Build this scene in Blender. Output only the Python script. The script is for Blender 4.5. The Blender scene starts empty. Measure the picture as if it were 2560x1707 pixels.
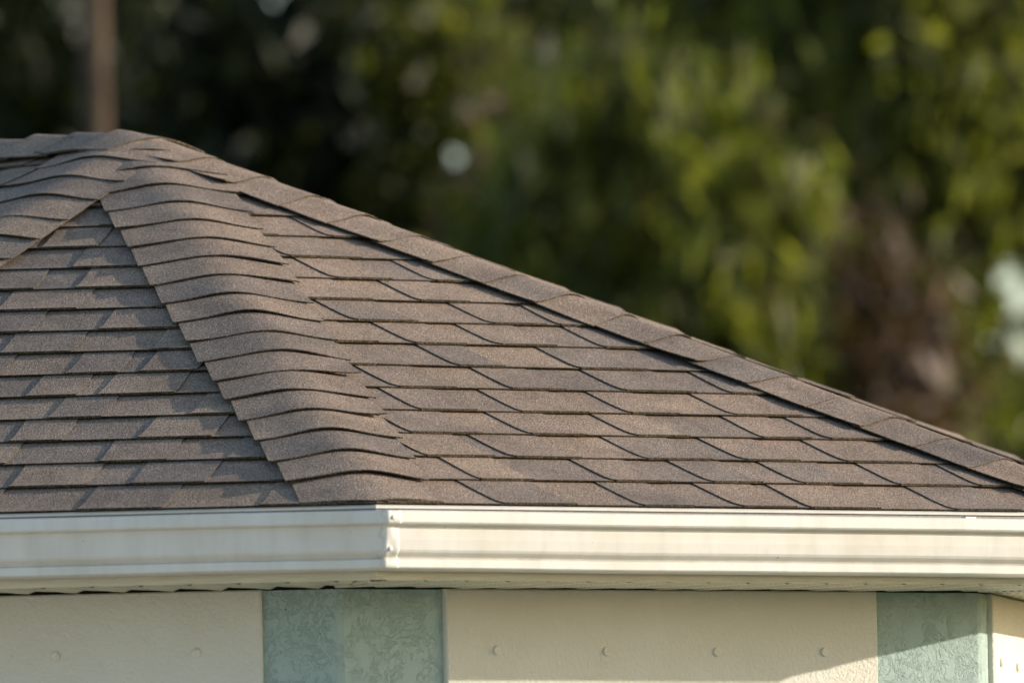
import bpy, math, random
import numpy as np
from mathutils import Vector, Matrix
random.seed(11)
rng = np.random.default_rng(7)
R_ = math.radians
scene = bpy.context.scene

# ------------------------------------------------------------------ camera
EAVE = 2.65                                   # eave height above the lawn
PITCH, YAW, ROLL = R_(3.2005), R_(1.8847), R_(-0.9859)
FPX = 28250.8
cpos = Vector((0, -25.0, EAVE - 0.937))
fwd = Vector((math.sin(YAW)*math.cos(PITCH), math.cos(YAW)*math.cos(PITCH), math.sin(PITCH)))
rt = fwd.cross(Vector((0, 0, 1))).normalized()
up = rt.cross(fwd)
rt2 = rt*math.cos(ROLL) + up*math.sin(ROLL)
up2 = -rt*math.sin(ROLL) + up*math.cos(ROLL)
cd = bpy.data.cameras.new('camera')
cam = bpy.data.objects.new('camera', cd)
scene.collection.objects.link(cam)
cam.matrix_world = Matrix(((rt2.x, up2.x, -fwd.x, cpos.x), (rt2.y, up2.y, -fwd.y, cpos.y),
                           (rt2.z, up2.z, -fwd.z, cpos.z), (0, 0, 0, 1)))
cd.sensor_width = 36.0
cd.lens = FPX/2560*36
cd.clip_start = 0.5
cd.clip_end = 3000
cd.dof.use_dof = True
cd.dof.focus_distance = 23.5
cd.dof.aperture_fstop = cd.lens/1000/0.078
scene.camera = cam

# ------------------------------------------------------------------ light
SUN_AZ, SUN_EL = R_(94.2), R_(14.45)           # azimuth from -Y towards +X
sdir = Vector((math.sin(SUN_AZ)*math.cos(SUN_EL), -math.cos(SUN_AZ)*math.cos(SUN_EL), math.sin(SUN_EL)))
world = bpy.data.worlds.new('World'); scene.world = world
world.use_nodes = True
wn = world.node_tree.nodes; wl = world.node_tree.links
wn.clear()
sky = wn.new('ShaderNodeTexSky'); sky.sky_type = 'NISHITA'; sky.sun_disc = False
sky.sun_elevation = SUN_EL
sky.sun_rotation = math.atan2(sdir.x, sdir.y)
sky.air_density = 1.0; sky.dust_density = 0.9; sky.ozone_density = 1.2
bg = wn.new('ShaderNodeBackground'); bg.inputs[1].default_value = 0.135
wo = wn.new('ShaderNodeOutputWorld')
wl.new(sky.outputs[0], bg.inputs[0]); wl.new(bg.outputs[0], wo.inputs[0])
ld = bpy.data.lights.new('sun', 'SUN'); ld.energy = 3.15; ld.angle = R_(0.55); ld.color = (1.0, 0.89, 0.75)
sun = bpy.data.objects.new('sun', ld); scene.collection.objects.link(sun)
sun.rotation_euler = sdir.to_track_quat('Z', 'Y').to_euler()
vs = scene.view_settings
vs.view_transform = 'Standard'; vs.look = 'None'; vs.exposure = 0.86; vs.gamma = 1; vs.use_curve_mapping = False

# ------------------------------------------------------------------ helpers
def link_mesh(name, V, F, mat, parent=None, smooth=False, mats=None, fm=None):
    me = bpy.data.meshes.new(name)
    me.from_pydata([tuple(v) for v in V], [], F)
    me.validate()
    if mats:
        for m in mats: me.materials.append(m)
        if fm: me.polygons.foreach_set('material_index', fm)
    else:
        me.materials.append(mat)
    if smooth: me.polygons.foreach_set('use_smooth', [True]*len(me.polygons))
    me.update()
    o = bpy.data.objects.new(name, me)
    scene.collection.objects.link(o)
    if parent: o.parent = parent
    return o

def tag(o, label=None, cat=None, group=None, kind=None):
    if label: o['label'] = label
    if cat: o['category'] = cat
    if group: o['group'] = group
    if kind: o['kind'] = kind
    return o

def grid_faces(nu, nv, base=0, flip=False):
    F = []
    for i in range(nu-1):
        for j in range(nv-1):
            a = base+i*nv+j
            q = [a, a+1, a+nv+1, a+nv]
            F.append(q[::-1] if flip else q)
    return F

class NT:
    def __init__(s, name):
        s.m = bpy.data.materials.new(name); s.m.use_nodes = True
        s.n = s.m.node_tree.nodes; s.l = s.m.node_tree.links
        s.n.clear(); s.out = s.n.new('ShaderNodeOutputMaterial')
    def new(s, t, **kw):
        k = s.n.new(t)
        for a, b in kw.items():
            if a in k.inputs.keys() if isinstance(a, str) else False: pass
            setattr(k, a, b)
        return k
    def link(s, a, b): s.l.new(a, b)
    def coord(s, kind='Object'):
        if not hasattr(s, '_tc'): s._tc = s.n.new('ShaderNodeTexCoord')
        return s._tc.outputs[kind]
    def noise(s, scale, detail=2, rough=0.5, vec=None, dist=0):
        k = s.n.new('ShaderNodeTexNoise'); k.inputs['Scale'].default_value = scale
        k.inputs['Detail'].default_value = detail; k.inputs['Roughness'].default_value = rough
        k.inputs['Distortion'].default_value = dist
        s.link(vec if vec is not None else s.coord(), k.inputs['Vector']); return k
    def ramp(s, fac, stops):
        k = s.n.new('ShaderNodeValToRGB'); s.link(fac, k.inputs[0])
        cr = k.color_ramp
        while len(cr.elements) < len(stops): cr.elements.new(0.5)
        for e, (p, c) in zip(cr.elements, stops):
            e.position = p; e.color = (c[0], c[1], c[2], 1) if isinstance(c, (tuple, list)) else (c, c, c, 1)
        return k.outputs[0]
    def mix(s, fac, a, b, mode='MIX'):
        k = s.n.new('ShaderNodeMix'); k.data_type = 'RGBA'; k.blend_type = mode
        for sock, v in ((k.inputs[0], fac), (k.inputs[6], a), (k.inputs[7], b)):
            if isinstance(v, (int, float)): sock.default_value = v
            elif isinstance(v, tuple): sock.default_value = (v[0], v[1], v[2], 1)
            else: s.link(v, sock)
        return k.outputs[2]
    def math(s, op, a, b=0.0, c=0.0):
        k = s.n.new('ShaderNodeMath'); k.operation = op
        for i, v in enumerate((a, b, c)):
            if isinstance(v, (int, float)): k.inputs[i].default_value = v
            else: s.link(v, k.inputs[i])
        return k.outputs[0]
    def bump(s, h, strength, dist, normal=None):
        k = s.n.new('ShaderNodeBump'); k.inputs['Strength'].default_value = strength
        k.inputs['Distance'].default_value = dist
        s.link(h, k.inputs['Height'])
        if normal is not None: s.link(normal, k.inputs['Normal'])
        return k.outputs[0]
    def bsdf(s, col, rough=0.9, normal=None, spec=0.3, metallic=0.0):
        k = s.n.new('ShaderNodeBsdfPrincipled')
        if isinstance(col, tuple): k.inputs['Base Color'].default_value = (*col, 1)
        else: s.link(col, k.inputs['Base Color'])
        if isinstance(rough, (int, float)): k.inputs['Roughness'].default_value = rough
        else: s.link(rough, k.inputs['Roughness'])
        k.inputs['Specular IOR Level'].default_value = spec
        k.inputs['Metallic'].default_value = metallic
        if normal is not None: s.link(normal, k.inputs['Normal'])
        s.link(k.outputs[0], s.out.inputs[0]); return k

# ------------------------------------------------------------------ materials
def mat_shingle():
    t = NT('asphalt_granules')
    g1 = t.noise(330, 1, 0.6)
    g2 = t.noise(150, 3, 0.7)
    c = t.ramp(g1.outputs[0], [(0.30, (0.040, 0.034, 0.031)), (0.43, (0.130, 0.108, 0.094)), (0.52, (0.225, 0.185, 0.155)),
                               (0.61, (0.37, 0.305, 0.245)), (0.72, (0.72, 0.62, 0.50))])
    c = t.mix(0.42, c, t.ramp(g2.outputs[0], [(0.32, (0.105, 0.090, 0.083)), (0.5, (0.235, 0.192, 0.160)), (0.68, (0.42, 0.345, 0.28))]))
    blot = t.noise(9, 3, 0.6)
    c = t.mix(1.0, c, t.ramp(blot.outputs[0], [(0.3, 0.82), (0.7, 1.15)]), 'MULTIPLY')
    c = t.mix(1.0, c, t.ramp(t.noise(1.7, 4, 0.6).outputs[0], [(0.3, (0.84, 0.85, 0.86)), (0.7, (1.10, 1.09, 1.07))]), 'MULTIPLY')
    oi = t.new('ShaderNodeObjectInfo')
    c = t.mix(1.0, c, t.ramp(oi.outputs['Random'], [(0.0, (0.80, 0.82, 0.86)), (0.35, (0.97, 0.95, 0.95)), (0.7, (1.05, 1.0, 0.97)), (1.0, (1.16, 1.10, 1.02))]), 'MULTIPLY')
    c = t.mix(1.0, c, (1.06, 0.99, 0.925), 'MULTIPLY')
    n = t.bump(g1.outputs[0], 0.75, 0.0022)
    n = t.bump(g2.outputs[0], 0.5, 0.003, n)
    n = t.bump(t.noise(22, 2).outputs[0], 0.35, 0.006, n)
    t.bsdf(c, 0.92, n, 0.25)
    return t.m
def mat_edge():
    t = NT('asphalt_cut_edge')
    g = t.noise(260, 2)
    t.bsdf(t.ramp(g.outputs[0], [(0.35, (0.030, 0.024, 0.018)), (0.55, (0.095, 0.076, 0.054)), (0.75, (0.24, 0.19, 0.13))]), 0.95, t.bump(g.outputs[0], .5, .002), 0.1)
    return t.m
def mat_gutter():
    t = NT('cream_painted_aluminium')
    map_ = t.new('ShaderNodeMapping'); t.link(t.coord(), map_.inputs[0]); map_.inputs['Scale'].default_value = (1, 1, 0.12)
    st = t.noise(26, 4, 0.6, map_.outputs[0])
    c = t.ramp(st.outputs[0], [(0.3, (0.60, 0.58, 0.535)), (0.5, (0.65, 0.63, 0.585)), (0.75, (0.68, 0.66, 0.615))])
    sp = t.noise(95, 1, 0.5)
    c = t.mix(t.ramp(sp.outputs[0], [(0.785, 0.0), (0.81, 0.8)]), c, (0.16, 0.11, 0.07))
    dirt = t.noise(5, 4, 0.65)
    c = t.mix(t.ramp(dirt.outputs[0], [(0.42, 0.0), (0.75, 0.40)]), c, (0.50, 0.46, 0.35))
    n = t.bump(t.noise(420, 1).outputs[0], 0.12, 0.0006)
    n = t.bump(t.noise(7, 3).outputs[0], 0.45, 0.006, n)
    t.bsdf(c, 0.36, n, 0.45)
    return t.m
def mat_trim():
    t = NT('cream_painted_fascia')
    map_ = t.new('ShaderNodeMapping'); t.link(t.coord(), map_.inputs[0]); map_.inputs['Scale'].default_value = (0.25, 0.25, 4)
    w = t.noise(60, 3, 0.6, map_.outputs[0])
    c = t.ramp(w.outputs[0], [(0.3, (0.56, 0.52, 0.40)), (0.7, (0.68, 0.64, 0.51))])
    t.bsdf(c, 0.5, t.bump(w.outputs[0], 0.3, 0.001), 0.3)
    return t.m
def mat_soffit(s_axis):
    """cream vinyl with rows of punched vent holes; s_axis = unit vector along the eave"""
    t = NT('cream_vented_soffit')
    d1 = t.new('ShaderNodeVectorMath'); d1.operation = 'DOT_PRODUCT'; t.link(t.coord(), d1.inputs[0]); d1.inputs[1].default_value = s_axis
    d2 = t.new('ShaderNodeVectorMath'); d2.operation = 'DOT_PRODUCT'; t.link(t.coord(), d2.inputs[0]); d2.inputs[1].default_value = (-s_axis[1], s_axis[0], 0)
    a = t.math('ABSOLUTE', t.math('SUBTRACT', t.math('FRACT', t.math('MULTIPLY', d1.outputs['Value'], 150)), 0.5))
    b = t.math('ABSOLUTE', t.math('SUBTRACT', t.math('FRACT', t.math('MULTIPLY', d2.outputs['Value'], 55)), 0.5))
    hole = t.math('MULTIPLY', t.math('LESS_THAN', a, 0.24), t.math('LESS_THAN', b, 0.25))
    fl = t.math('FRACT', t.math('ADD', t.math('MULTIPLY', d1.outputs['Value'], 10.0), 0.0))
    hole = t.math('MULTIPLY', hole, t.math('LESS_THAN', fl, 0.66))
    c = t.mix(hole, (0.60, 0.57, 0.43), (0.05, 0.045, 0.03))
    t.bsdf(c, 0.55, None, 0.3)
    return t.m
def mat_stucco(name, base, dark, rough_scale=38, strength=1.0):
    t = NT(name)
    wv = t.noise(14, 3, 0.6)
    vec = t.mix(0.10, t.coord(), wv.outputs['Color'])
    r1 = t.noise(rough_scale, 4, 0.62, vec)
    k = t.math('ABSOLUTE', t.math('SUBTRACT', r1.outputs[0], 0.5))
    ridge = t.ramp(k, [(0.0, 0.0), (0.010, 0.1), (0.035, 0.85), (0.10, 1.0)])
    pl = t.ramp(t.noise(rough_scale*0.45, 3, 0.6, vec).outputs[0], [(0.42, 0.0), (0.50, 1.0)])
    inv = t.math('MULTIPLY', t.math('SUBTRACT', 1.0, ridge), pl)
    hsum = t.math('ADD', t.math('ADD', t.math('MULTIPLY', inv, -0.9), t.math('MULTIPLY', pl, 0.35)), t.math('MULTIPLY', t.noise(110, 3, 0.6).outputs[0], 0.35))
    c = t.mix(t.ramp(t.noise(7, 4, 0.6).outputs[0], [(0.3, 0.0), (0.75, 1.0)]), base, dark)
    c = t.mix(t.ramp(t.noise(60, 2).outputs[0], [(0.76, 0.0), (0.80, 0.6)]), c, (0.10, 0.10, 0.07))
    c = t.mix(t.math('MULTIPLY', inv, 0.06), c, (dark[0]*.35, dark[1]*.35, dark[2]*.33))
    n = t.bump(hsum, strength, 0.0045)
    t.bsdf(c, 0.75, n, 0.25)
    return t.m
def mat_panel():
    t = NT('cream_fine_stucco')
    g = t.noise(120, 4, 0.7)
    h = t.math('ADD', g.outputs[0], t.math('MULTIPLY', t.noise(60, 2).outputs[0], 0.6))
    c = t.mix(t.ramp(t.noise(4.5, 4, 0.6).outputs[0], [(0.3, 0.0), (0.75, 1.0)]), (0.70, 0.68, 0.61), (0.64, 0.615, 0.54))
    c = t.mix(t.ramp(t.noise(75, 2).outputs[0], [(0.79, 0.0), (0.82, 0.5)]), c, (0.16, 0.13, 0.08))
    t.bsdf(c, 0.7, t.bump(h, 0.9, 0.0030), 0.25)
    return t.m
def mat_plain(name, col, rough=0.6, spec=0.3, metallic=0.0):
    t = NT(name)
    n = t.noise(90, 3)
    c = t.mix(0.35, col, t.mix(1.0, col, t.ramp(n.outputs[0], [(0.3, 0.6), (0.7, 1.3)]), 'MULTIPLY'))
    t.bsdf(c, rough, t.bump(n.outputs[0], .1, .001), spec, metallic); return t.m
def mat_leaf(name, stops, trans=0.35):
    t = NT(name)
    geo = t.new('ShaderNodeNewGeometry')
    mp = t.new('ShaderNodeMapping'); t.link(t.coord(), mp.inputs[0]); mp.inputs['Scale'].default_value = (1, 1, 0.55)
    big = t.noise(2.6, 2, 0.6, mp.outputs[0])
    v = t.math('ADD', t.math('MULTIPLY', geo.outputs['Random Per Island'], 0.22), t.math('MULTIPLY', t.math('SUBTRACT', big.outputs[0], 0.23), 1.45))
    c = t.ramp(v, stops)
    b = t.new('ShaderNodeBsdfPrincipled'); t.link(c, b.inputs['Base Color']); b.inputs['Roughness'].default_value = 0.55
    b.inputs['Specular IOR Level'].default_value = 0.3
    tr = t.new('ShaderNodeBsdfTranslucent'); t.link(t.mix(1.0, c, (1.7, 1.8, 0.7), 'MULTIPLY'), tr.inputs[0])
    mx = t.new('ShaderNodeMixShader'); mx.inputs[0].default_value = trans
    t.link(b.outputs[0], mx.inputs[1]); t.link(tr.outputs[0], mx.inputs[2]); t.link(mx.outputs[0], t.out.inputs[0])
    return t.m
def mat_bark(name, a, b):
    t = NT(name)
    map_ = t.new('ShaderNodeMapping'); t.link(t.coord(), map_.inputs[0]); map_.inputs['Scale'].default_value = (1, 1, 0.3)
    n = t.noise(6, 5, 0.7, map_.outputs[0])
    t.bsdf(t.ramp(n.outputs[0], [(0.35, a), (0.65, b)]), 0.9, t.bump(n.outputs[0], .8, .03), 0.15); return t.m
def mat_ground():
    t = NT('lawn')
    c = t.mix(t.ramp(t.noise(0.6, 5, 0.6).outputs[0], [(0.35, 0.0), (0.7, 1.0)]), (0.10, 0.12, 0.05), (0.17, 0.16, 0.09))
    t.bsdf(c, 0.95, t.bump(t.noise(30, 3).outputs[0], .6, .03), 0.1); return t.m

M_SH, M_ED, M_GU, M_TR = mat_shingle(), mat_edge(), mat_gutter(), mat_trim()
M_TEAL = mat_stucco('teal_stucco', (0.370, 0.475, 0.455), (0.330, 0.430, 0.410), 58, 0.6)
M_PAN = mat_panel()
M_DARK = mat_plain('dark_gap', (0.03, 0.026, 0.022), 0.9)
M_DECK = mat_plain('roof_felt', (0.03, 0.028, 0.027), 0.95)
M_BOLT = mat_plain('cream_bolt_cap', (0.69, 0.66, 0.565), 0.6)
M_GB = mat_plain('shade_toned_gutter_inside', (0.30, 0.275, 0.25), 0.7)  # darker than the cream outside: shade inside the gutter put into the colour
M_RIV = mat_plain('bare_metal_rivet', (0.55, 0.55, 0.56), 0.5, 0.5, 0.3)
M_STAIN = mat_plain('rust_stain', (0.14, 0.07, 0.03), 0.8)

# ------------------------------------------------------------------ setting
S = 1500
ground = link_mesh('ground', [(-S, -S, 0), (S, -S, 0), (S, S, 0), (-S, S, 0)], [(0, 1, 2, 3)], mat_ground())
tag(ground, kind='structure')
bounce_slab = link_mesh('added_bounce_slab', [(-40, -34, 0.06), (1.5, -34, 0.06), (1.5, -2.7, 0.06), (-40, -2.7, 0.06), (-40, -34, -0.05), (1.5, -34, -0.05), (1.5, -2.7, -0.05), (-40, -2.7, -0.05)],  # unseen pale slab, added to bounce light up onto the front walls
                  [(0, 1, 2, 3), (0, 4, 5, 1), (1, 5, 6, 2), (2, 6, 7, 3), (3, 7, 4, 0)], mat_plain('pale_bounce', (0.68, 0.615, 0.52), 0.9))
tag(bounce_slab, kind='structure')

# ------------------------------------------------------------------ house geometry
RAD = 2.3; TS = 0.4018; TH = math.atan(TS); CT, ST = math.cos(TH), math.sin(TH)
RW = 1.9694
AZ = [-46.0, -11.7757, 33.2243, 78.2243, 134.0]
HALF = [math.tan(R_((AZ[i+1]-AZ[i])/2)) for i in range(4)]
BACK = 4.2
EXP = [0.1445, 0.1409, 0.1468, 0.145, 0.145]
def axes(i):
    a = R_(AZ[i])
    return Vector((math.sin(a), -math.cos(a), 0)), Vector((math.cos(a), math.sin(a), 0))
def srange(i, r):
    lo = -r*HALF[i-1] if i > 0 else -BACK
    hi = r*HALF[i] if i < 4 else BACK
    return lo, hi
def PW(i, r, s, z):                     # point from plane azimuth, radius, position along, height above eave
    n, T = axes(i)
    p = n*r + T*s
    return Vector((p.x, p.y, z + EAVE))
def PR(i, s, v, h):                     # on the roof slope: along, upslope, above the deck
    return PW(i, RAD - v*CT + h*ST, s, v*ST + h*CT)

house = bpy.data.objects.new('house', None); scene.collection.objects.link(house)
tag(house, 'low house corner with brown shingled hip roof, cream gutters and teal stucco walls', 'house')
def part(name, V, F, mat, parent=house, **k): return link_mesh(name, V, F, mat, parent, **k)

# walls: one closed teal body with softened corners, its top 5 mm under the soffit
SOF = -0.146
def ring(r, z, bev=0.0):
    pts = []
    for i in range(5):
        lo, hi = srange(i, r)
        pts.append(PW(i, r, lo + (bev if i > 0 else 0), z)); pts.append(PW(i, r, hi - (bev if i < 4 else 0), z))
    return pts
def prism(name, rings, mat, parent=house):
    n = len(rings[0]); V = [p for rg in rings for p in rg]; F = []
    for k in range(len(rings)-1):
        for j in range(n):
            F.append((k*n+j, k*n+(j+1) % n, (k+1)*n+(j+1) % n, (k+1)*n+j))
    F.append(tuple(range(n))[::-1]); F.append(tuple((len(rings)-1)*n+j for j in range(n)))
    return part(name, V, F, mat, parent)
wall = prism('wall', [ring(RW, -EAVE, 0.008), ring(RW, SOF-0.006, 0.008)], M_TEAL)
prism('gap_backing', [ring(RW-0.035, SOF-0.007, 0.008), ring(RW-0.035, SOF+0.02, 0.008)], mat_plain('shade_gap', (0.16, 0.14, 0.11), 0.9))  # dark backing strip, shade between wall and soffit put into its colour

def box_on(i, r0, r1, s0, s1, z0, z1, bev=0.003):
    """panel standing proud of a wall, front edges bevelled"""
    V = [PW(i, r0, s0, z0), PW(i, r0, s1, z0), PW(i, r0, s1, z1), PW(i, r0, s0, z1),
         PW(i, r1-bev, s0, z0), PW(i, r1-bev, s1, z0), PW(i, r1-bev, s1, z1), PW(i, r1-bev, s0, z1),
         PW(i, r1, s0+bev, z0+bev), PW(i, r1, s1-bev, z0+bev), PW(i, r1, s1-bev, z1-bev), PW(i, r1, s0+bev, z1-bev)]
    F = [(8, 9, 10, 11), (3, 2, 1, 0)]
    for a, b in ((0, 4), (4, 8)):
        for j in range(4): F.append((a+j, a+(j+1) % 4, b+(j+1) % 4, b+j))
    return V, F
def disc_cap(i, r, s, z, rad, dep, n=20):
    V = []; F = []
    prof = [(rad, 0), (rad, dep*0.55), (rad*0.86, dep*0.92), (rad*0.55, dep), (rad*0.12, dep), (rad*0.06, dep*0.75)]
    for (a, b) in prof:
        for k in range(n):
            t = 2*math.pi*k/n
            V.append(PW(i, r+b, s+a*math.cos(t), z+a*math.sin(t)))
    for k in range(len(prof)-1):
        for j in range(n): F.append((k*n+j, k*n+(j+1) % n, (k+1)*n+(j+1) % n, (k+1)*n+j))
    F.append(tuple((len(prof)-1)*n+j for j in range(n)))
    return V, F
PD = 0.013
panels = {1: (-0.60, 0.655), 2: (-0.5639, 0.5354), 3: (-0.70, 1.10), 0: (-3.2, 0.35)}
bolts = {1: [(-0.0658, -.2765), (0.2265, -.2763), (0.5188, -.2761)], 2: [(-.4409, -.2762), (-.1644, -.2772), (.1159, -.2782), (.3939, -.2776)],
         3: [(-.60, -.2933), (-.33, -.2972), (-.06, -.295)], 0: []}
pobj = {}
for i, (s0, s1) in panels.items():
    V, F = box_on(i, RW-0.01, RW+PD, s0, s1, -EAVE+0.02, SOF-0.0045)
    pobj[i] = part('wall_panel', V, F, M_PAN)
    for (s, z) in bolts[i]:
        V, F = disc_cap(i, RW+PD-0.001, s, z, 0.0098, 0.0065)
        part('bolt_cap', V, F, M_BOLT, pobj[i])

# fascia boards
def extrude_profile(i, prof, s_fn, segs=1, closed=True, jitter=0.0):
    """prof: list of (r, z); ends mitred against the neighbouring side by s_fn(r) -> (lo, hi)"""
    V = []; F = []; n = len(prof)
    for k in range(segs+1):
        for (r, z) in prof:
            lo, hi = s_fn(r); t = k/segs
            V.append(PW(i, r, lo+(hi-lo)*t, z + (math.sin(t*9+i)*jitter + math.sin(t*23+2*i)*jitter*.5)*(0 if k in (0, segs) else 1)))
    for k in range(segs):
        for j in range(n if closed else n-1):
            a = k*n+j; b = k*n+(j+1) % n
            F.append((a, b, b+n, a+n))
    if closed: F.append(tuple(range(n))[::-1]); F.append(tuple(segs*n+j for j in range(n)))
    return V, F
for i in range(5):
    fr = RAD - 0.004
    V, F = extrude_profile(i, [(fr-0.02, 0.005-0.02*TS-0.012), (fr, -0.010), (fr, SOF-0.001), (fr-0.02, SOF-0.001)], lambda r, i=i: srange(i, r), 1)
    part('fascia', V, F, M_TR)

# soffit: channelled vented strips from fascia to wall
def soffit(i):
    n, T = axes(i)
    m = mat_soffit((T.x, T.y, 0.0))
    lo, hi = srange(i, RAD-0.03)
    if i == 0: lo = -2.2
    if i == 4: hi = 2.2
    base = None
    V, F = [], []
    lo2, hi2 = srange(i, RAD-0.01); lo1, hi1 = srange(i, RW-0.02)
    V = [PW(i, RAD-0.01, lo2, SOF+0.012), PW(i, RAD-0.01, hi2, SOF+0.012), PW(i, RW-0.02, hi1, SOF+0.012), PW(i, RW-0.02, lo1, SOF+0.012)]
    base = part('soffit', V, [(0, 1, 2, 3)], M_DARK)
    k0 = math.floor(lo/0.1); k1 = math.ceil(hi/0.1)
    prof = [(0.0, 0.0015), (0.064, -0.0015), (0.072, -0.0035), (0.088, 0.0035), (0.0945, 0.0060), (0.0995, 0.0025)]
    for k in range(k0, k1):
        V = []; F = []
        rows = [RAD-0.006, RAD-0.10, RAD-0.2, RW+0.001]
        wob = random.uniform(-0.0012, 0.0012)
        for r in rows:
            l, h = srange(i, r)
            for (ds, dz) in prof:
                s = min(max(k*0.1+ds, l+0.002), h-0.002)
                sag = 0.0025*math.sin(math.pi*(RAD-r)/(RAD-RW))
                V.append(PW(i, r, s, SOF+dz - sag + wob*(RAD-r)/(RAD-RW)))
        F = grid_faces(4, len(prof))
        if max(v.x for v in V) - min(v.x for v in V) < 1e-4: continue
        part('soffit_panel', V, F, m, base)
    return base
for i in range(5): soffit(i)
# mitre strips where two soffit runs meet
for i in (0, 1, 2, 3):
    V = []
    for (r, off) in ((RAD-0.005, 0), (RW+0.002, 0)):
        a = PW(i, r, srange(i, r)[1], SOF-0.003)
        d = (PW(i+1, r, srange(i+1, r)[0]+0.2, SOF) - PW(i, r, srange(i, r)[1]-0.2, SOF)).normalized()
        for w, dz in ((-0.013, 0.0035), (-0.011, -0.001), (0.011, -0.001), (0.013, 0.0035)): V.append(a + d*w + Vector((0, 0, dz)))
    part('soffit_mitre_strip', V, [(0, 1, 5, 4), (1, 2, 6, 5), (2, 3, 7, 6)], M_TR)

# gutters (ogee profile), each run mitred at the corners
G0 = RAD - 0.001
def gprofile(out=0.0):
    g = RAD + 0.1115 + out
    return [(g-0.012, -0.019), (g-0.011, -0.0145), (g-0.003, -0.0130), (g, -0.0155), (g+.0005, -0.0355), (g-0.0015, -0.0385), (g-0.0070, -0.0398),
            (g-0.0180, -0.0425), (g-0.0195, -0.0450), (g-0.0195, -0.0500), (g-0.0205, -0.0700), (g-0.0225, -0.0900), (g-0.0250, -0.0950), (g-0.0300, -0.0995), (g-0.0360, -0.1035),
            (g-0.0390, -0.1075), (g-0.0350, -0.1088), (g-0.0335, -0.1105), (g-0.0335, -0.1240), (g-0.0355, -0.1262), (g-0.044, -0.1268),
            (G0+0.003, -0.1290)]
gut = {}
for i in range(5):
    prof = gprofile()
    if i in (2,): prof = [(r, z - 0.0) for r, z in prof]
    V, F = extrude_profile(i, prof, lambda r, i=i: srange(i, r), 24, closed=False, jitter=0.0005)
    if i == 2:      # the front run falls a few millimetres towards its right end
        for v in V:
            s = Vector((v.x, v.y, 0)).dot(axes(2)[1]); d = (s+0.95)/1.9
            v.z -= 0.0050*d
    o = part('gutter', V, F, M_GU); gut[i] = o
    md = o.modifiers.new('sheet', 'SOLIDIFY'); md.thickness = 0.0009; md.offset = 0
    # drip edge under the shingles
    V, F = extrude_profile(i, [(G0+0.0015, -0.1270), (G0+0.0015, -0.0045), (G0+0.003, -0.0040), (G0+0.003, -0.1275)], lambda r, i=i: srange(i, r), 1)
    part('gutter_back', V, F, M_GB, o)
    V, F = extrude_profile(i, [(RAD+0.002, 0.003), (RAD+0.0065, -0.0005), (RAD+0.0065, -0.0042), (RAD+0.0050, -0.0046), (RAD-.003, -0.003)],
                           lambda r, i=i: srange(i, r), 1)
    part('drip_edge', V, F, M_GU)
# crimped overlap at the front corner and its two rivets
def corner_flap():
    prof = gprofile(0.0013)[2:20]
    V = []; n = len(prof); F = []
    sub = []
    for a, b in zip(prof[:-1], prof[1:]):
        for q in range(3): sub.append((a[0]+(b[0]-a[0])*q/3, a[1]+(b[1]-a[1])*q/3))
    sub.append(prof[-1]); n = len(sub)
    cols = [0, 1, 2, 3, 4, 5, 6, 7, 8]
    for c in cols:
        for j, (r, z) in enumerate(sub):
            lo = srange(2, r)[0]
            wav = 0.0035*math.sin(z*150+1.0) + 0.0022*math.sin(z*330)
            if c == 0:      # wraps a little way round onto the left run
                hi = srange(1, r)[1]
                V.append(PW(1, r, hi-0.009+wav*1.3, z))
            elif c == 1:
                V.append(PW(2, r+0.0004, lo, z))
            else:
                t = (c-1)/7
                dent = 0.0022*math.exp(-((t-0.35)/0.25)**2)*math.sin(z*95+0.6) * (1 if -0.1 < z < -0.042 else 0.2)
                V.append(PW(2, r - 0.0008*max(0, t-0.6)*2.5 + dent, lo+0.032*t+(wav*0.3 if c == 8 else 0), z))
    F = grid_faces(len(cols), n, flip=True)
    o = part('corner_overlap', V, F, M_GU, gut[2], smooth=True)
    md = o.modifiers.new('sheet', 'SOLIDIFY'); md.thickness = 0.0008; md.offset = 0
corner_flap()
for (s, z, rr) in ((-.9870, -.0275, RAD+0.1130), (-.9800, -.0893, RAD+0.0905)):
    V, F = disc_cap(2, rr, s, z, 0.0043, 0.0032, 14)
    part('rivet', V, F, M_RIV, gut[2])
# tip of a hidden gutter hanger on the right run
V, F = box_on(2, RAD+0.094, RAD+0.108, 0.447, 0.475, -0.0175, -0.0125, 0.001)
part('hanger_tip', V, F, M_RIV, gut[2])
for (i, s, z, rr) in ((1, .291, -.0560, RAD+.0912), (2, .66, -.0225, RAD+.1119)):
    V, F = disc_cap(i, rr, s, z, 0.0016, 0.0008, 8)
    part('stain_speck', V, F, M_STAIN, gut[i])

# ------------------------------------------------------------------ roof
V = []; F = []
for i in range(5):
    b = len(V)
    lo, hi = srange(i, RAD); tl, th = srange(i, 0.0)
    pts = [PR(i, lo, 0, 0), PR(i, hi, 0, 0)]
    v1 = RAD/CT
    if i == 0: pts += [PR(i, 0, v1, 0), PR(i, -BACK, v1, 0)]
    elif i == 4: pts += [PR(i, BACK, v1, 0), PR(i, 0, v1, 0)]
    else: pts += [PR(i, 0, v1, 0)]
    V += pts; F.append(tuple(range(b, b+len(pts))))
roof = part('roof', V, F, M_DECK)

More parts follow.
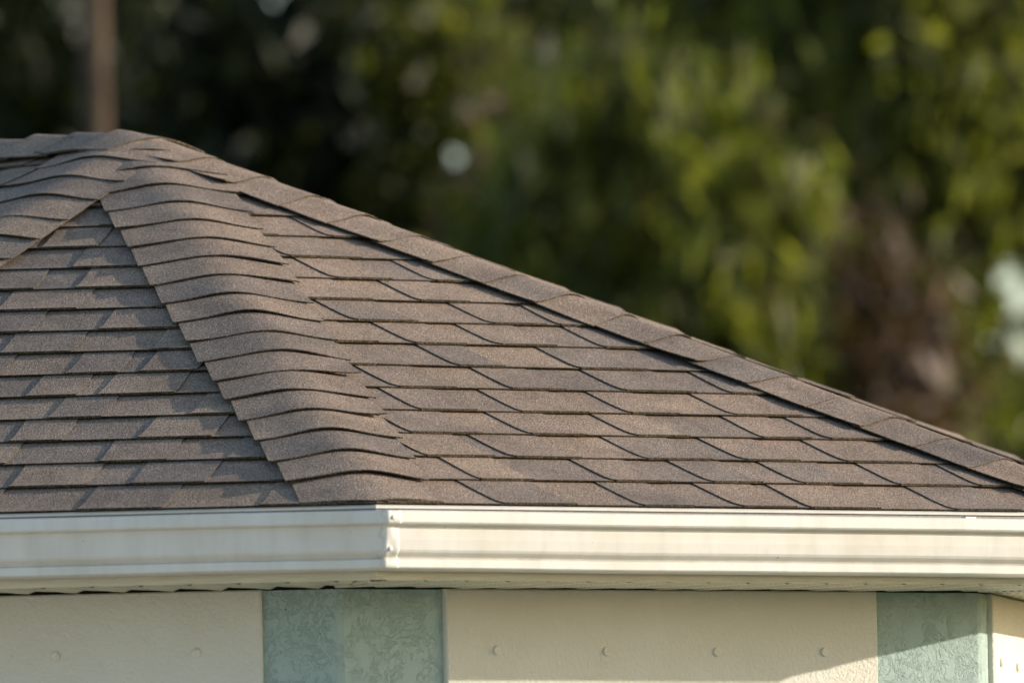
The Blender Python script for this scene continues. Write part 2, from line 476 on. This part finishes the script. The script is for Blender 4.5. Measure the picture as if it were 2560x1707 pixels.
def strip_piece(i, s0, s1, sk0, sk1, v0, e, hb, thick, raise_=0.0, tw=0.0):
    """one shingle piece: v0 = its butt edge upslope position, visible length e; returns V, F, fm or None"""
    vs_ = [0.0, 0.005, 0.011, 0.019, 0.030, 0.050, 0.085, e, e+0.018]
    ns = 3; cvr = random.uniform(0.2, 1.4)
    top = []
    vmax = RAD/CT
    for a in vs_:
        v = min(v0+a, vmax-0.004)
        r = RAD - v*CT
        l, h = srange(i, r)
        cv = {1: -0.004, 2: 0.009}.get(i, 0.0)*cvr*math.exp(-a/0.014); x0 = s0 + sk0*a + cv; x1 = s1 + sk1*a + cv
        x0 = min(max(x0, l), h); x1 = min(max(x1, l), h)
        f = max(0.0, 1-a/e)
        hh = 0.0022 + (hb-0.0022)*f**1.3 + 0.0030*math.exp(-a/0.014) + raise_*(1 if a <= e else 0.6)
        for q in range(ns+1):
            t = q/ns
            top.append((x0+(x1-x0)*t, v, hh + tw*(t-0.5)*f))
    if max(top[k][0] for k in range(0, len(top), ns+1)) >= 0 and all(abs(top[k*(ns+1)+ns][0]-top[k*(ns+1)][0]) < 0.004 for k in range(len(vs_)-1)): return None
    if all(abs(top[k*(ns+1)+ns][0]-top[k*(ns+1)][0]) < 0.004 for k in range(len(vs_)-1)): return None
    n = ns+1; nv = len(vs_)
    V = [PR(i, *p) for p in top]; F = []; fm = []
    for a in range(nv-1):
        for q in range(ns):
            k = a*n+q; F.append((k, k+1, k+n+1, k+n)); fm.append(0)
    # front edge and both sides
    b = len(V)
    for q in range(n): s, v, h = top[q]; V.append(PR(i, s, v+0.0006, h-thick))
    for q in range(ns): F.append((q, b+q, b+q+1, q+1)); fm.append(1)
    for side in (0, ns):
        c = len(V)
        for a in range(nv): s, v, h = top[a*n+side]; V.append(PR(i, s, v, h-thick))
        for a in range(nv-1):
            t0, t1, u0, u1 = a*n+side, (a+1)*n+side, c+a, c+a+1
            F.append((t0, t1, u1, u0) if side == 0 else (t1, t0, u0, u1)); fm.append(1)
    return V, F, fm

VIS = {1: (-0.05, 1.2), 2: (-1.2, 1.2)}
rest_V, rest_F, rest_m = [], [], []
nsh = 0
def add_piece(i, res, s_mid, v):
    global nsh
    if res is None: return
    V, F, fm = res
    vis = (i == 1 and s_mid > -0.10) or i == 2 or (i == 0 and s_mid > -0.9 and v > 1.5)
    if vis and nsh < 298:
        nsh += 1
        part('shingle', V, F, None, roof, mats=[M_SH, M_ED], fm=fm)
    else:
        b = len(rest_V); rest_V.extend(V); rest_F.extend([tuple(b+q for q in f) for f in F]); rest_m.extend(fm)
for i in (1, 2, 0, 3, 4):
    e = EXP[i]; nr = int(RAD/CT/e)+1
    skb = {1: 0.050, 2: -0.045}.get(i, 0.0)
    for k in range(nr):
        v0 = k*e - (0.007 if k == 0 else 0.0) + random.uniform(-0.0012, 0.0012)
        r = RAD - max(v0, 0)*CT
        if r < 0.03: continue
        lo, hi = srange(i, r)
        s = lo - random.uniform(0, 0.2)
        ee = e + (0.007 if k == 0 else 0)
        while s < hi:
            wb = random.uniform(0.085, 0.20); wt = random.uniform(0.10, 0.185)
            if random.random() < 0.12: wb = 0.045
            # base piece lies lower, tab stands 3.5 mm proud
            j0, j1 = random.uniform(-.035, .035), random.uniform(-.035, .035)
            hb = 0.0068 + random.uniform(-.0006, .0006)
            add_piece(i, strip_piece(i, s-0.012, s+wb+0.012, skb, skb, v0+random.uniform(0.0010, 0.0022), ee, hb, 0.0024, 0.0, random.uniform(-.0005, .0005)), s, v0)
            s += wb
            if s >= hi: break
            jt = random.uniform(-.0008, .001)
            add_piece(i, strip_piece(i, s, s+wt, skb+j0, skb+j1, v0+jt, ee, hb, 0.0052, 0.0030, random.uniform(-.0006, .0006)), s, v0)
            s += wt
o = part('shingle_courses', rest_V, rest_F, None, roof, mats=[M_SH, M_ED], fm=rest_m)
o['kind'] = 'stuff'

# hip and ridge caps ----------------------------------------------------------
def cap_piece(A, D, dL, dR, n, L, w, base, lift0, lift1, rb=0.09, seed=0, curl=(0, 0), tl=0.0, crown=0.010, clip=None, drop=0.0, kz=90.0):
    rs = random.Random(seed)
    nq = 22; us = [0, 0.004, 0.03, 0.07, 0.11, L]
    if L > 0.19: us = [0, .004, .03, .07, .11, .15, L]
    wl_, wr_ = w+rs.uniform(-.003, .003), w+rs.uniform(-.003, .003)
    wob = (rs.uniform(.0004, .0022), rs.uniform(0, 6)); lift0 = lift0*rs.uniform(.85, 1.25)
    skew = rs.uniform(-.008, .008); V = []; F = []; fm = []
    top = []
    for u in us:
        tap = 0.012*u/L
        for q in range(nq+1):
            x = -1+2*q/nq
            x = (wl_-tap)*x if x < 0 else (wr_-tap)*x
            f = max(0.0, 1-u/L)
            fl = max(-x, 0.0); fr = max(x, 0.0)
            h = base + crown*math.exp(-(x/0.085)**2) + lift1 + (lift0-lift1)*f + 0.0012*math.exp(-u/0.018)
            h += wob[0]*math.sin(x*14+wob[1])*f; xe = x/w
            if xe < 0: h += curl[0]*xe**4*f
            else: h += curl[1]*xe**4*f
            h += 0.0012*math.sin(x*31+seed)*f
            h += tl*math.exp(-u/0.05)
            if x > 0: h -= drop*(x/w)**1.3
            top.append((u + skew*x/w*(1-u/L), fl, fr, h))
    n1 = nq+1
    def pos(t):
        p = A + D*t[0] + dL*t[1] + dR*t[2]
        if clip is not None:
            for j in clip:
                nj = axes(j)[0]; ex = p.dot(nj) - (RAD+0.0065)
                if ex > 0: p = p + D*(ex/(-D.dot(nj)))
        return Vector((p.x, p.y, roof_z(p, kz) + t[3]/CT))
    V = [pos(t) for t in top]
    for a in range(len(us)-1):
        for q in range(nq):
            k = a*n1+q; F.append((k, k+1, k+n1+1, k+n1)); fm.append(0)
    th = 0.0024
    b = len(V); V += [pos((t[0]+.0005, t[1], t[2], t[3]-th)) for t in top[:n1]]
    for q in range(nq): F.append((q, b+q, b+q+1, q+1)); fm.append(1)
    b2 = len(V); V += [pos((t[0], t[1], t[2], t[3]-th)) for t in top]
    for a in range(len(us)-1):
        F.append((a*n1, (a+1)*n1, b2+(a+1)*n1, b2+a*n1)); fm.append(1)
        k = a*n1+nq; F.append((k+n1, k, b2+k, b2+k+n1)); fm.append(1)
        for q in range(nq):
            k = b2+a*n1+q; F.append((k+n1, k+n1+1, k+1, k)); fm.append(1)
    return V, F, fm

def roof_z(p, k=90.0):
    """height of the roof surface over a plan point, creases rounded off"""
    a = []
    for i in range(5):
        n_ = axes(i)[0]; a.append((RAD - (p.x*n_.x + p.y*n_.y))*TS)
    m = min(a)
    return EAVE + m - math.log(sum(math.exp(-k*(q-m)) for q in a))/k
def hip_frame(i):
    """hip between side i and i+1"""
    A = PR(i, srange(i, RAD)[1], 0, 0); B = PR(i, 0, RAD/CT, 0)
    D = (B-A); Lh = D.length; D.normalize()
    nl, Tl = axes(i); nr_, Tr = axes(i+1)
    Nl = (nl*ST + Vector((0, 0, CT))); Nr = (nr_*ST + Vector((0, 0, CT)))
    dL = D.cross(Nl).normalized(); dR = D.cross(Nr).normalized()
    if dL.dot(Tl) > 0: dL = -dL
    if dR.dot(Tr) < 0: dR = -dR
    return A, B, D, Lh, dL, dR, (Nl+Nr).normalized()
def cap_run(i, exp, w, base, u0, seed, umax, crown=0.0075, lift=0.0058):
    A, B, D, Lh, dL, dR, n = hip_frame(i)
    u = u0; k = 0
    while u < umax(Lh):
        curl = (random.uniform(0, .002), random.uniform(0, .002))
        if i == 1 and k in (6, 4): curl = (0.001, 0.0085)
        if i == 2 and k % 3 == 1: curl = (0.006, 0.001)
        if i == 2 and k in (16, 17): curl = (0.013, 0.001)
        first = u < 0.01
        V, F, fm = cap_piece(A+D*u + (dL*(0.012*min(1.0, u/0.8)) if i == 1 else Vector((0, 0, 0))), D, dL, dR, n, min(exp+(0.062 if first else 0.03), Lh+0.012-u), w + (0.014*min(1.0, u) if i == 1 else 0.0), base-(0.003 if first else 0), 0.001 if first else lift, 0.0010, 0.085, seed+k, curl, crown=crown, clip=(i, i+1) if u < 0.2 else None, drop=0.012 if i == 2 else 0.0, kz=150.0 if i == 2 else 90.0)
        part('hip_cap', V, F, None, roof, mats=[M_SH, M_ED], fm=fm)
        u += (0.17 if first else exp) + random.uniform(-.003, .003); k += 1
    return Lh
cap_run(2, 0.1415, 0.150, 0.0130, -0.005, 100, lambda L: L-0.10, 0.0085, lift=0.0034)
cap_run(1, 0.1375, 0.150, 0.0130, -0.005, 200, lambda L: L-0.10)
cap_run(3, 0.1415, 0.150, 0.0130, -0.005, 300, lambda L: L-0.15, lift=0.0034)
cap_run(0, 0.1370, 0.150, 0.0165, -0.005, 400, lambda L: L-0.10, 0.010)
# ridge caps run from the far end towards the peak, the last one lapping over it
n0, T0 = axes(0)
Dr = T0.copy()                              # towards the peak
Nl = (axes(4)[0]*ST + Vector((0, 0, CT))); Nr = (axes(0)[0]*ST + Vector((0, 0, CT)))
dRr = (n0*CT - Vector((0, 0, ST))); dLr = (axes(4)[0]*CT - Vector((0, 0, ST)))
Apex = PR(0, 0, RAD/CT, 0)
u = 4.0; k = 0
while u > 0.06:
    A = Apex - Dr*u
    V, F, fm = cap_piece(A, Dr, dLr, dRr, Vector((0, 0, 1)), 0.16, 0.150, 0.0165, 0.0080, 0.0010, 0.06, 500+k, (0, 0.001), crown=0.006)
    if u < 2.4: part('ridge_cap', V, F, None, roof, mats=[M_SH, M_ED], fm=fm)
    u -= 0.127; k += 1
# last cap: bends down over the peak, its free end lifted
def peak_cap():
    V = []; nq = 22; nu = 10; L = 0.215
    top = []
    for a in range(nu+1):
        u = -0.155 + L*a/nu
        for q in range(nq+1):
            x = (-1+2*q/nq)*0.150
            t = min(1, max(0, (u+0.02)/0.12))
            q_ = Apex + Dr*u + n0*x
            zz = roof_z(q_, 55.0) + 0.0405 + 0.006*t*t - 0.008*max(0, -u-0.05)/0.105
            top.append(Vector((q_.x, q_.y, zz)))
    n1 = nq+1; V = list(top); F = []; fm = []
    for a in range(nu):
        for q in range(nq):
            k = a*n1+q; F.append((k+n1, k+n1+1, k+1, k)); fm.append(0)
    b = len(V); V += [p - Vector((0, 0, 0.0045)) for p in top]
    for a in range(nu):
        for q in range(nq):
            k = b+a*n1+q; F.append((k, k+1, k+n1+1, k+n1)); fm.append(1)
    for q in range(nq):
        F.append((q, q+1, b+q+1, b+q)); fm.append(1)
        k = nu*n1+q; F.append((k+1, k, b+k, b+k+1)); fm.append(1)
    for a in range(nu):
        k = a*n1; F.append((k+n1, k, b+k, b+k+n1)); fm.append(1)
        k = a*n1+nq; F.append((k, k+n1, b+k+n1, b+k)); fm.append(1)
    part('ridge_cap', V, F, None, roof, mats=[M_SH, M_ED], fm=fm)
peak_cap()

# ------------------------------------------------------------------ trees behind
def ray(px, py): return (fwd*FPX + rt2*(px-1280) - up2*(py-853.5)).normalized()
def at(px, py, d):
    r = ray(px, py); return cpos + r*(d/r.dot(fwd))

def leaves_mesh(name, C, size, mat, parent, elong=1.0, droop=0.0):
    """C: (n,3) leaf centres; every leaf is a small folded quad pair with its own direction"""
    n = len(C)
    a = rng.normal(size=(n, 3)); a[:, 2] -= droop; a /= np.linalg.norm(a, axis=1)[:, None]
    b = rng.normal(size=(n, 3)); b -= (b*a).sum(1)[:, None]*a; b /= np.linalg.norm(b, axis=1)[:, None]
    c = np.cross(a, b)
    sz = size*rng.uniform(0.6, 1.4, n)[:, None]
    A = a*sz*elong; B = b*sz*0.55; Cc = c*sz*0.18
    P = np.stack([C-A, C+B+Cc, C+A, C-B+Cc], 1).reshape(-1, 3)
    me = bpy.data.meshes.new(name)
    me.vertices.add(4*n); me.vertices.foreach_set('co', P.astype(np.float32).ravel())
    me.loops.add(4*n); me.loops.foreach_set('vertex_index', np.arange(4*n, dtype=np.int32))
    me.polygons.add(n); me.polygons.foreach_set('loop_start', np.arange(0, 4*n, 4, dtype=np.int32))
    me.polygons.foreach_set('loop_total', np.full(n, 4, dtype=np.int32))
    me.materials.append(mat); me.update(calc_edges=True); me.validate()
    o = bpy.data.objects.new(name, me); scene.collection.objects.link(o)
    if parent: o.parent = parent
    return o

def tube(pts, rads, n=9):
    V = []; F = []
    for k, (p, r) in enumerate(zip(pts, rads)):
        d = (pts[min(k+1, len(pts)-1)] - pts[max(k-1, 0)]).normalized()
        x = d.cross(Vector((0.3, 0.9, 0.1))).normalized(); y = d.cross(x)
        for j in range(n):
            t = 2*math.pi*j/n; V.append(p + (x*math.cos(t)+y*math.sin(t))*r)
    for k in range(len(pts)-1):
        for j in range(n): F.append((k*n+j, k*n+(j+1) % n, (k+1)*n+(j+1) % n, (k+1)*n+j))
    return V, F

# openings in the foliage through which the sky shows (direction, half-angle in frame pixels)
GAPS = [(775, 178, 34), (885, 112, 28), (700, 5, 55), (870, 355, 40), (958, 325, 24), (1130, 398, 36), (905, 40, 24), (1050, 245, 24),
        (2480, 385, 34), (2560, 370, 36), (2520, 690, 60), (2560, 760, 70), (2500, 850, 45), (2555, 880, 50), (2270, 480, 22), (2420, 600, 26)]
gdir = [(ray(x, y), r/FPX) for x, y, r in GAPS]
def carve(C):
    rel = C - np.array(cpos); rel /= np.linalg.norm(rel, axis=1)[:, None]
    keep = np.ones(len(C), bool)
    for g, r in gdir:
        d = np.linalg.norm(rel-np.array(g), axis=1)
        keep &= ~((d < r*rng.uniform(0.6, 1.35, len(C))) & (rng.random(len(C)) < 0.965))
    return C[keep]

def crown_points(c, rx, ry, rz, nclump, per, cs, vert=1.3, hollow=0.25):
    d = rng.normal(size=(nclump, 3)); d /= np.linalg.norm(d, axis=1)[:, None]
    rad = rng.uniform(hollow, 1.0, nclump)**0.5
    cen = d*rad[:, None]*np.array([rx, ry, rz]) + np.array(c)
    P = np.repeat(cen, per, 0)
    s = np.repeat(rng.uniform(0.6, 1.4, nclump)*cs, per)
    P = P + rng.normal(size=P.shape)*s[:, None]*np.array([1, 1, vert])*0.55
    return P

def tree(name, label, cat, px, d, cz, rx, rz, mat, bark, tr=0.16, nclump=150, per=70, cs=0.45, leaf=0.11, elong=1.3, droop=0.3, vert=1.3, lean=0.0, group=None, ry=None, limbs=7, topz=None, spray=None):
    base = at(px, 1500, d); base.z = 0
    root = bpy.data.objects.new(name, None); scene.collection.objects.link(root); root.location = base
    tag(root, label, cat, group or 'trees behind the house')
    H = topz or (cz + rz*0.7)
    pts = []; rads = []
    ph = random.uniform(0, 6)
    for k in range(13):
        t = k/12
        pts.append(Vector((lean*t*H + 0.10*math.sin(t*5+ph), 0.10*math.sin(t*4+ph*2), t*H))); rads.append(tr*(1-0.75*t) + (0.05 if k == 0 else 0))
    V, F = tube(pts, rads)
    trunk = link_mesh('trunk', V, F, bark, root, smooth=True)
    for b in range(limbs):
        t = random.uniform(0.35, 0.92); p0 = Vector((lean*t*H + .10*math.sin(t*5+ph), .10*math.sin(t*4+ph*2), t*H))
        a = random.uniform(0, 6.28); ln = rx*random.uniform(0.5, 0.9)
        dv = Vector((math.cos(a), math.sin(a), random.uniform(0.2, 0.8)))*ln
        V, F = tube([p0, p0+dv*0.4+Vector((0, 0, .05*ln)), p0+dv*0.75, p0+dv+Vector((0, 0, -.1*ln))], [tr*.38*(1-t*.5), tr*.28*(1-t*.5), tr*.16, .01], 6)
        link_mesh('limb', V, F, bark, root, smooth=True)
    P = crown_points((lean*H*.8, 0, cz), rx, ry or rx, rz, nclump, per, cs, vert)
    if spray: P = np.concatenate([P] + [crown_points((random.uniform(-.8, .8), random.uniform(-.8, .5), z), .45, .45, .25, 5, 26, .22, 1.0) for z in spray])
    P = carve(P + np.array(base)) - np.array(base)
    P = P[P[:, 2] > 0.3]
    leaves_mesh('crown', P, leaf, mat, root, elong, droop)
    return root

DK = mat_leaf('dark_pine_foliage', [(0.25, (0.012, 0.016, 0.006)), (0.55, (0.020, 0.028, 0.009)), (0.85, (0.045, 0.060, 0.016))], 0.15)
MD = mat_leaf('mid_oak_foliage', [(0.12, (0.13, 0.085, 0.055)), (0.28, (0.030, 0.036, 0.012)), (0.5, (0.068, 0.076, 0.022)), (0.70, (0.14, 0.155, 0.032)), (0.85, (0.26, 0.27, 0.06)), (0.97, (0.28, 0.19, 0.11))], 0.38)
LM = mat_leaf('lime_foliage', [(0.12, (0.15, 0.095, 0.06)), (0.27, (0.035, 0.042, 0.014)), (0.48, (0.075, 0.085, 0.022)), (0.62, (0.14, 0.15, 0.032)), (0.80, (0.28, 0.29, 0.055)), (0.95, (0.38, 0.29, 0.17))], 0.45)
BR = mat_leaf('dry_brown_foliage', [(0.2, (0.045, 0.028, 0.018)), (0.5, (0.10, 0.062, 0.040)), (0.8, (0.19, 0.13, 0.085))], 0.2)
BK_T = mat_bark('tan_bark', (0.024, 0.018, 0.014), (0.16, 0.115, 0.08))
BK_D = mat_bark('dark_bark', (0.05, 0.035, 0.025), (0.13, 0.09, 0.065))
BK_R = mat_bark('reddish_bark', (0.09, 0.045, 0.030), (0.19, 0.10, 0.07))

tree('pine_tree', 'tall pine with a tan trunk lit on one side, rising left of the roof peak', 'tree', 290, 78, 12.6, 2.4, 2.6, DK, BK_T, 0.17, 150, 60, 0.45, 0.10, 1.9, 0.2, limbs=0, topz=13.8, spray=(6.9, 9.7))
tree('pine_tree', 'dark pine standing just right of the tan trunk, behind the roof peak', 'tree', 520, 100, 8.0, 2.3, 4.6, DK, BK_D, 0.17, 210, 80, 0.45, 0.11, 1.7, 0.2)
tree('pine_tree', 'darkest pine at the left edge of the wood', 'tree', -120, 96, 7.6, 2.2, 4.8, DK, BK_D, 0.2, 220, 80, 0.45, 0.11, 1.7, 0.2)
tree('oak_tree', 'airy oak with round sky gaps in its crown, above the upper roof slope', 'tree', 940, 100, 7.6, 2.0, 3.4, MD, BK_D, 0.14, 200, 70, 0.42, 0.10, 1.1, 0.3)
tree('oak_tree', 'broad dark green oak above the middle of the roof slope', 'tree', 1420, 108, 9.2, 2.6, 3.4, MD, BK_D, 0.17, 260, 75, 0.45, 0.11, 1.2, 0.4)
tree('oak_tree', 'bright yellow-green oak in the sun above the right half of the roof', 'tree', 1960, 96, 7.9, 1.9, 2.7, LM, BK_T, 0.13, 230, 60, 0.30, 0.085, 2.1, 1.6, vert=2.6)
tree('oak_tree', 'lime green tree with drooping sprays at the top right', 'tree', 2330, 92, 8.8, 1.35, 2.9, LM, BK_R, 0.11, 160, 60, 0.28, 0.085, 2.1, 1.6, vert=2.6)
tree('young_tree', 'slender green sapling against the open sky at the right edge', 'tree', 2600, 104, 6.0, 1.0, 2.2, MD, BK_R, 0.08, 60, 60, 0.36, 0.10, 1.3, 0.5)
tree('young_tree', 'low yellow-green tree with tan stems, right behind the long hip', 'tree', 1620, 84, 6.5, 1.5, 1.7, LM, BK_T, 0.07, 120, 60, 0.28, 0.085, 2.1, 1.6, vert=2.4)
tree('young_tree', 'small tree of rusty brown dead leaves near the lower end of the roof', 'tree', 2170, 84, 5.75, 0.60, 0.75, BR, BK_R, 0.07, 50, 55, 0.30, 0.09, 1.8, 1.2, vert=2.4, limbs=9)
tree('young_tree', 'thin tree with withered tan leaves beside the dark green oak', 'tree', 1360, 90, 7.1, 0.75, 0.8, BR, BK_T, 0.06, 60, 45, 0.30, 0.08, 1.8, 1.0, vert=2.2)

# far wood: one mass of foliage behind the single trees
n = 1500
cx = rng.uniform(-26, 34, n); cy = rng.uniform(95, 118, n); czz = rng.uniform(0, 15.5, n)
cen = np.stack([cx, cy, czz], 1)
P = np.repeat(cen, 85, 0) + rng.normal(size=(n*85, 3))*np.array([0.55, 0.6, 0.8])
P = carve(P); P = P[P[:, 2] > 0.2]
lim = at(2475, 700, 125).x
P = P[~((P[:, 0] > lim+0.25*np.sin(P[:, 2]*2.1)) & (P[:, 0] < lim+3.0) & (P[:, 2] > 2.2) & (P[:, 2] < 8.2) & (rng.random(len(P)) < 0.97))]
fw = leaves_mesh('distant_wood', P, 0.17, mat_leaf('far_foliage', [(0.15, (0.055, 0.038, 0.028)), (0.3, (0.014, 0.020, 0.008)), (0.55, (0.042, 0.050, 0.017)), (0.8, (0.10, 0.11, 0.03)), (0.95, (0.12, 0.08, 0.05))], 0.3), None, 1.1, 0.3)
tag(fw, 'soft dark mass of woodland far behind the house', 'woodland', kind='stuff')
